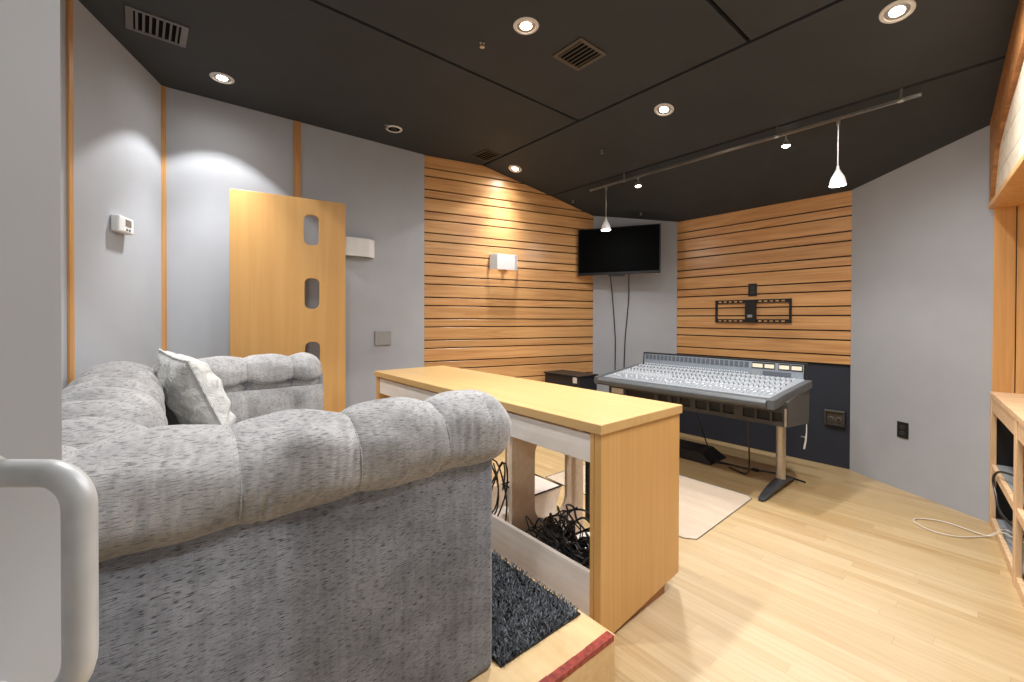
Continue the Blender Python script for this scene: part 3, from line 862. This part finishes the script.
def outlet(loc, ang, label, w=.074, h=.118, mat='blk', fmat='blkm', duplex=True, name='power_outlet'):
    o = thing(name, label, 'outlet', loc, ang)
    MB().box(-w/2,w/2,-.007,-.0005,-h/2,h/2).build('cover_plate', M[mat], o, world=False, bevel=.002)
    if duplex:
        for z in (-.021,.021):
            s_ = MB().prism(rrect(-.017,.017,z-.014,z+.014,.008), 'y', -.0095, -.0072).build('socket', M['foot'], o, world=False)
            MB().box(-.008,-.005,-.0102,-.0096,z-.004,z+.005).build('slot', M['black'], s_, world=False)
            MB().box(.005,.008,-.0102,-.0096,z-.004,z+.005).build('slot', M['black'], s_, world=False)
    return o
outlet((-1.59,4.25,1.474), 0, 'small black power outlet on the slatted wall above the empty bracket')
ag = math.atan2(cr[1]-fr[1], cr[0]-fr[0])
outlet((-.519,4.043,.425), ag, 'black power outlet low on the plain grey wall right of the console', .074,.112)
# multi gang box on the navy wall
ob = thing('outlet_box', 'square metal outlet box on the dark navy wall beside the console', 'outlet', (-.962,4.27,.40))
plate_with_holes([(-1.03,.338),(-.894,.338),(-.894,.462),(-1.03,.462)], [[(-1.018,.35),(-.906,.35),(-.906,.447),(-1.018,.447)]], 'y', 4.245, 4.272).build('box_frame', M['confas'], ob)
MB().box(-1.017,-.907,4.262,4.270,.351,.446).build('back_plate', M['ventb'], ob)
MB().box(-1.03,-.894,4.238,4.2445,.452,.464).build('top_lip', M['vent'], ob)
for x in (-.99,-.935):
    MB().lathe([(.001,0),(.018,0),(.018,.012),(.012,.014)], Matrix.Translation((x,4.2615,.39)) @ Matrix.Rotation(pi/2,4,'X'), 16).build('socket', M['vent'], ob)
# blank plate on rear left wall
an = math.atan2(ll[1]-bb[1], ll[0]-bb[0])
def onB(y): return bb[0] + (ll[0]-bb[0])*(y-bb[1])/(ll[1]-bb[1])
bp = thing('switch_plate', 'square grey blank plate on the grey wall between wooden panel and slats', 'plate', (onB(1.524),1.524,1.03), an)
MB().box(-.072,.072,-.014,-.001,-.062,.062).build('cover', M['grplate'], bp, world=False, bevel=.004)
# thermostat
at = math.atan2(bb[1]-aa[1], bb[0]-aa[0])
th_ = thing('thermostat', 'white thermostat on the grey wall between two wooden strips', 'thermostat', (-3.165,-.144,1.705), at)
MB().box(-.070,.070,-.042,-.001,-.044,.044).build('housing', M['white'], th_, world=False, bevel=.008)
MB().box(-.012,.040,-.044,-.0422,-.006,.030).build('screen', M['lcd'], th_, world=False)
for x in (.0,.025): MB().box(x-.006,x+.006,-.045,-.0422,-.03,-.02).build('button', M['vent'], th_, world=False)

# wall sconces: bent frosted band on a back plate
def sconce(loc, ang, label, w=.30, h=.15):
    o = thing('wall_sconce', label, 'wall lamp', loc, ang, )
    m = MB(); t = .004
    prof = [(-w/2,-.001),(-w/2-.004,-.022),(-w/2+.055,-.068),(w/2-.055,-.068),(w/2+.004,-.022),(w/2,-.001)]
    pin = [(-w/2+t,-.001),(-w/2+t-.002,-.021),(-w/2+.057,-.064),(w/2-.057,-.064),(w/2-t+.002,-.021),(w/2-t,-.001)]
    N = len(prof); poly = prof + pin[::-1]
    n = len(poly); vs = [(p[0],p[1],-h/2) for p in poly] + [(p[0],p[1],h/2) for p in poly]
    fs = []
    for k in range(N-1):
        i, j = k, n-1-k
        fs.append((i, i+1, j-1, j)); fs.append((n+i, n+j, n+j-1, n+i+1))
    fs += [(i,(i+1)%n,n+(i+1)%n,n+i) for i in range(n)]
    m.add(vs, fs); m.build('shade', M['frost'], o, world=False, bevel=.001, seg=1)
    MB().box(-.045,.045,-.012,-.001,-.04,.04).build('back_plate', M['ring'], o, world=False)
    MB().tube([(0,-.012,0),(0,-.032,0)], .016, 12).build('socket', M['ring'], o, world=False)
    return o
an2 = math.atan2(cl[1]-ll[1], cl[0]-ll[0]); ul = Vector((cl[0]-ll[0],cl[1]-ll[1],0)).normalized()
ps = Vector((ll[0],ll[1],0)) + ul*((2.70-ll[1])/ul.y)
sconce((ps.x,ps.y,1.764), an2, 'unlit white sconce with bent shade on the slatted left wall')
sconce((onB(1.29),1.29,1.785), an, 'unlit white sconce with bent shade half hidden behind the wooden panel', .30, .15)

# tall slotted wooden panel standing off the wall
pa = Vector((-3.44,.40,ZR)); pu = Vector((.12,.73,0)); 
wp = thing('slotted_panel', 'tall birch wood panel with three rounded slots standing before the grey wall', 'panel', pa, math.atan2(pu.y,pu.x))
Wp, Hp = .738, 2.075-ZR
op = rrect(0, Wp, .002, Hp, .015, 3)
hs_ = [rrect(.452,.553,1.736-ZR,1.96-ZR,.04,5), rrect(.456,.556,1.268-ZR,1.494-ZR,.04,5), rrect(.459,.559,.80-ZR,1.026-ZR,.04,5), rrect(.46,.56,.335-ZR,.56-ZR,.04,5)]
plate_with_holes(op, hs_, 'y', -.004, .030).build('board', M['panelw'], wp, world=False, bevel=.003)
MB().box(.02,Wp-.02,.031,.09,.002,.05).build('base_batten', M['panelw'], wp, world=False)

# ------------------------------------------------------------------ ceiling fittings
def sl_ang(y): return 0 if y <= YF else -math.atan2(ZF-ZG, YG-YF) if y <= YG else -math.atan2(ZG-ZE, YE-YG)
def LIGHT(name, typ, loc, energy, **k):
    l = bpy.data.lights.new(name, typ); l.energy = energy; l.color = k.get('color', (.98,.988,1))
    l.shadow_soft_size = k.get('soft', .045)
    if typ == 'SPOT': l.spot_size = math.radians(k.get('size', 92)); l.spot_blend = k.get('blend', .18)
    o = bpy.data.objects.new(name, l); COL.objects.link(o); o.location = loc
    o.rotation_euler = k.get('rot', (0,0,0)); o['kind'] = 'helper'; return o
ESPOT, ESPILL, ECORE = 40, 40, 60
def downlight(x, y, label, lit=True, e=1.0, tilt=None, size=92, spill=None, core=.4):
    z = ceil_z(y); a = sl_ang(y)
    o = thing('downlight', label, 'ceiling light', (x,y,z), 0, None); o.rotation_euler = (a,0,0)
    MB().lathe([(.046,.001),(.049,-.006),(.062,-.005),(.066,-.0005)], None, 32).build('trim_ring', M['ring'], o, world=False, smooth=True)
    if lit:
        MB().lathe([(.030,-.0012),(.0455,-.003),(.0458,-.001)], None, 28).build('reflector', M['chrome'], o, world=False, smooth=True)
        MB().lathe([(.001,-.004),(.024,-.0035),(.030,-.0012)], None, 24).build('bulb', M['bulb'], o, world=False)
        nz = Matrix.Rotation(a,4,'X') @ Vector((0,0,-1))
        p = Vector((x,y,z)) + nz*.02
        LIGHT('downlight_beam', 'SPOT', p, ESPOT*e, size=size, rot=(a if tilt is None else tilt,0,0), blend=.12)
        if core: LIGHT('downlight_core', 'SPOT', p, ECORE*core, size=66, blend=1.0, rot=(a*.5,0,0))
        LIGHT('downlight_spill', 'SPOT', Vector((x,y,z))+nz*.03, ESPILL*(e if spill is None else spill), soft=.045, size=172, blend=1.0, rot=(a,0,0))
    else:
        MB().lathe([(.001,-.001),(.030,-.001),(.0455,-.002)], None, 24).build('gimbal', M['black'], o, world=False)
        MB().lathe([(.001,-.002),(.022,-.006),(.026,-.0025)], None, 20).build('lamp_face', M['blk'], o, world=False)
downlight(-3.238,.338,'lit recessed ceiling lamp near the grey wall corner',True,1.0,spill=.12,core=2.1)
downlight(-1.646,1.473,'brightest recessed ceiling lamp beside the slatted square vent',True,1.0)
downlight(-3.215,1.472,'unlit recessed ceiling lamp with dark centre above the wooden panel',False)
downlight(-3.157,2.689,'lit recessed ceiling lamp close to the slatted left wall',True,.55,spill=.3,core=2.0)
downlight(-1.592,2.707,'lit recessed ceiling lamp above the middle of the console',True,1.0,spill=1.7)
downlight(-.381,2.687,'glaring recessed ceiling lamp at the right of the sloped ceiling',True,1.0,spill=2.0)
downlight(-.02,1.473,'added recessed ceiling lamp over the walkway out of view',True,1.0)  # unseen lamp added to continue the ceiling grid and light the room evenly
downlight(-1.62,.338,'added recessed ceiling lamp over the near sofa arm out of view',True,1.0)  # also unseen, added in the grid's near row for more even light
downlight(.05,-.85,'added recessed fill lamp behind the open grey door out of view',True,.6,spill=1.9)  # unseen fixture added as fill light from behind the camera

def vent(cx, cy, w, h, fm, n, label, rz=0, axis='x', bar=None, cs=None, lo=.30):
    o = thing('ceiling_vent', label, 'vent', (cx,cy,ceil_z(cy)), rz)
    bw = .022 if bar is None else bar
    bs = bw if cs is None else cs
    x0, x1, y0, y1 = -w/2+bs, w/2-bs, -h/2+bw, h/2-bw
    plate_with_holes([(-w/2,-h/2),(w/2,-h/2),(w/2,h/2),(-w/2,h/2)], [[(x0,y0),(x1,y0),(x1,y1),(x0,y1)]], 'z', -.008, -.0005).build('frame', M[fm], o, world=False, bevel=.001, seg=1)
    MB().box(x0,x1,y0,y1,-.0015,-.0006).build('duct', M['black'], o, world=False)
    for k in range(n):
        t = (k+.5)/n
        if axis == 'x':
            y = lerp(y0,y1,t); d = (y1-y0)/n*lo
            MB().hexa([(x0,y-d,-.008),(x1,y-d,-.008),(x1,y-d+.002,-.008),(x0,y-d+.002,-.008),(x0,y+d-.002,-.0018),(x1,y+d-.002,-.0018),(x1,y+d,-.0018),(x0,y+d,-.0018)]).build('louver', M[fm], o, world=False)
        else:
            x = lerp(x0,x1,t); d = (x1-x0)/n*.36
            MB().hexa([(x+d-.002,y0,-.008),(x+d,y0,-.008),(x+d,y1,-.008),(x+d-.002,y1,-.008),(x-d,y0,-.0018),(x-d+.002,y0,-.0018),(x-d+.002,y1,-.0018),(x-d,y1,-.0018)]).build('louver', M[fm], o, world=False)
    return o
vent(-1.624,1.861,.215,.222,'ventb',6,'square brown louvred vent beside the brightest ceiling lamp',0,'x')
vent(-3.172,2.352,.215,.19,'ventd',5,'small dark vent in the ceiling corner near the slatted wall',math.radians(6),'x',.012)
vent(-2.889,.023,.215,.248,'vent',7,'long grey metal vent with bare louvres near the thermostat wall',math.radians(1),'x',.03,.018,.2)

# track rail, pendants, track spots
RY, RZ = 3.25, 2.447
tr = thing('lighting_track', 'long brushed nickel lighting rail under the sloped ceiling', 'lighting rail', (-1.5,RY,RZ))
MB().box(-2.69,-.355,RY-.008,RY+.008,RZ-.008,RZ+.008).build('rail', M['chrome'], tr)
for x in (-2.30,-1.07,-.44):
    MB().tube([(x,RY,RZ+.009),(x,RY,ceil_z(RY)-.001)], .006, 8).build('standoff', M['chrome'], tr)
    MB().tube([(x-.012,RY,RZ),(x+.012,RY,RZ)], .013, 10).build('clamp', M['chrome'], tr)
def pendant(x, label, tilt=0):
    o = thing('pendant_lamp', label, 'pendant lamp', (x,RY,RZ-.009))
    MB().lathe([(.001,0),(.011,0),(.011,-.03),(.004,-.034)], None, 14).build('connector', M['chrome'], o, world=False, smooth=True)
    MB().tube([(0,0,-.034),(0,0,-.30)], .0045, 8).build('stem', M['chrome'], o, world=False)
    sh = MB().lathe([(.0065,-.285),(.009,-.305),(.018,-.325),(.034,-.355),(.042,-.385),(.044,-.405),(.041,-.404),(.031,-.358),(.006,-.31)], None, 28)
    s_ = sh.build('shade', M['white'], o, world=False, smooth=True)
    MB().lathe([(.001,-.36),(.012,-.362),(.016,-.375),(.001,-.39)], None, 14).build('bulb', M['bulb'], s_, world=False)
    LIGHT('pendant_glow', 'POINT', (x,RY,RZ-.425), 3.5, soft=.03)
pendant(-2.50, 'small white bell pendant hanging in front of the television')
pendant(-.73, 'small white bell pendant hanging before the grey right wall')
def tspot(x, label):
    o = thing('track_spotlight', label, 'spotlight', (x,RY,RZ-.009))
    MB().tube([(0,0,0),(0,0,-.035)], .006, 8).build('stem', M['chrome'], o, world=False)
    h = MB().lathe([(.012,-.034),(.020,-.045),(.027,-.072),(.026,-.0735),(.018,-.05)], None, 20).build('head', M['chrome'], o, world=False, smooth=True)
    MB().lathe([(.001,-.062),(.020,-.068),(.024,-.0745),(.012,-.082),(.001,-.085)], None, 18).build('bulb', M['bulbs'], h, world=False)
    LIGHT('track_beam', 'SPOT', (x,RY,RZ-.11), 22, size=100, blend=.5)
tspot(-1.015, 'lit track spotlight between the pendant and the middle of the rail')
tspot(-2.156, 'lit track spotlight near the television end of the rail')
for x, y, lb in ((-2.253,2.871,'tiny chrome sprinkler head in the middle of the sloped ceiling'),
                 (-3.066,3.422,'tiny chrome sprinkler head near the top of the slatted left wall'),
                 (-2.57,3.93,'tiny chrome sprinkler head above the television corner'),
                 (-3.19,1.40,'tiny chrome sprinkler head beside the unlit ceiling lamp'),
                 (-1.90,1.38,'tiny chrome sprinkler head beside the brightest ceiling lamp')):
    z = ceil_z(y)
    tag(MB().lathe([(.014,-.0005),(.014,-.004),(.006,-.006),(.006,-.020),(.013,-.022),(.013,-.025),(.001,-.026)], Matrix.Translation((x,y,z)), 14).build('sprinkler_head', M['chrome'], smooth=True), lb, 'sprinkler')

# ------------------------------------------------------------------ cables at the rack
wc = [(.05,3.46,.055),(.0,3.50,.065),(-.045,3.53,.062),(-.085,3.535,.02),(-.111,3.515,.006),(-.199,3.40,.006),(-.295,3.37,.006),(-.375,3.42,.006),(-.395,3.48,.006),(-.372,3.53,.006),(-.272,3.581,.006),(-.149,3.535,.008),(-.09,3.50,.02),(-.05,3.48,.062),(.0,3.44,.06),(.05,3.42,.055)]
tag(MB().tube(smooth_path(wc,8), .0034, 8).build('loose_white_cable', M['cablew'], smooth=True), 'white cord looped on the floor at the foot of the pine rack', 'cord')
bc = [(.08,3.18,.40),(.02,3.26,.42),(-.055,3.42,.400),(-.082,3.50,.34),(-.072,3.46,.27),(-.05,3.36,.20),(.03,3.24,.14)]
tag(MB().tube(smooth_path(bc,8), .006, 8).build('rack_cable', M['cable'], smooth=True), 'black cable looping out of the open pine rack', 'cable')

# ------------------------------------------------------------------ world, camera, view
w = bpy.data.worlds.new('world'); S.world = w; w.use_nodes = True
w.node_tree.nodes['Background'].inputs[0].default_value = (.05,.05,.05,1); w.node_tree.nodes['Background'].inputs[1].default_value = .2
cam = bpy.data.cameras.new('camera'); co_ = bpy.data.objects.new('camera', cam); COL.objects.link(co_); S.camera = co_
ro = math.radians(.1758); pt = math.radians(-.4368)
F0 = A_*math.cos(pt) + Vector((0,0,1))*math.sin(pt); U0 = -A_*math.sin(pt) + Vector((0,0,1))*math.cos(pt)
Rc = R_*math.cos(ro) + U0*math.sin(ro); Uc = U0*math.cos(ro) - R_*math.sin(ro)
m = Matrix(((Rc.x,Uc.x,-F0.x,0),(Rc.y,Uc.y,-F0.y,0),(Rc.z,Uc.z,-F0.z,1.2),(0,0,0,1)))
co_.matrix_world = m
cam.sensor_width = 36; cam.lens = 426.8645/1024*36; cam.clip_start = .02
cam.shift_x = -(512.5-512)/1024; cam.shift_y = (322.1-341)/1024
vs = S.view_settings; vs.view_transform = 'Standard'; vs.look = 'None'; vs.exposure = 0.2; vs.gamma = 1; vs.use_curve_mapping = False
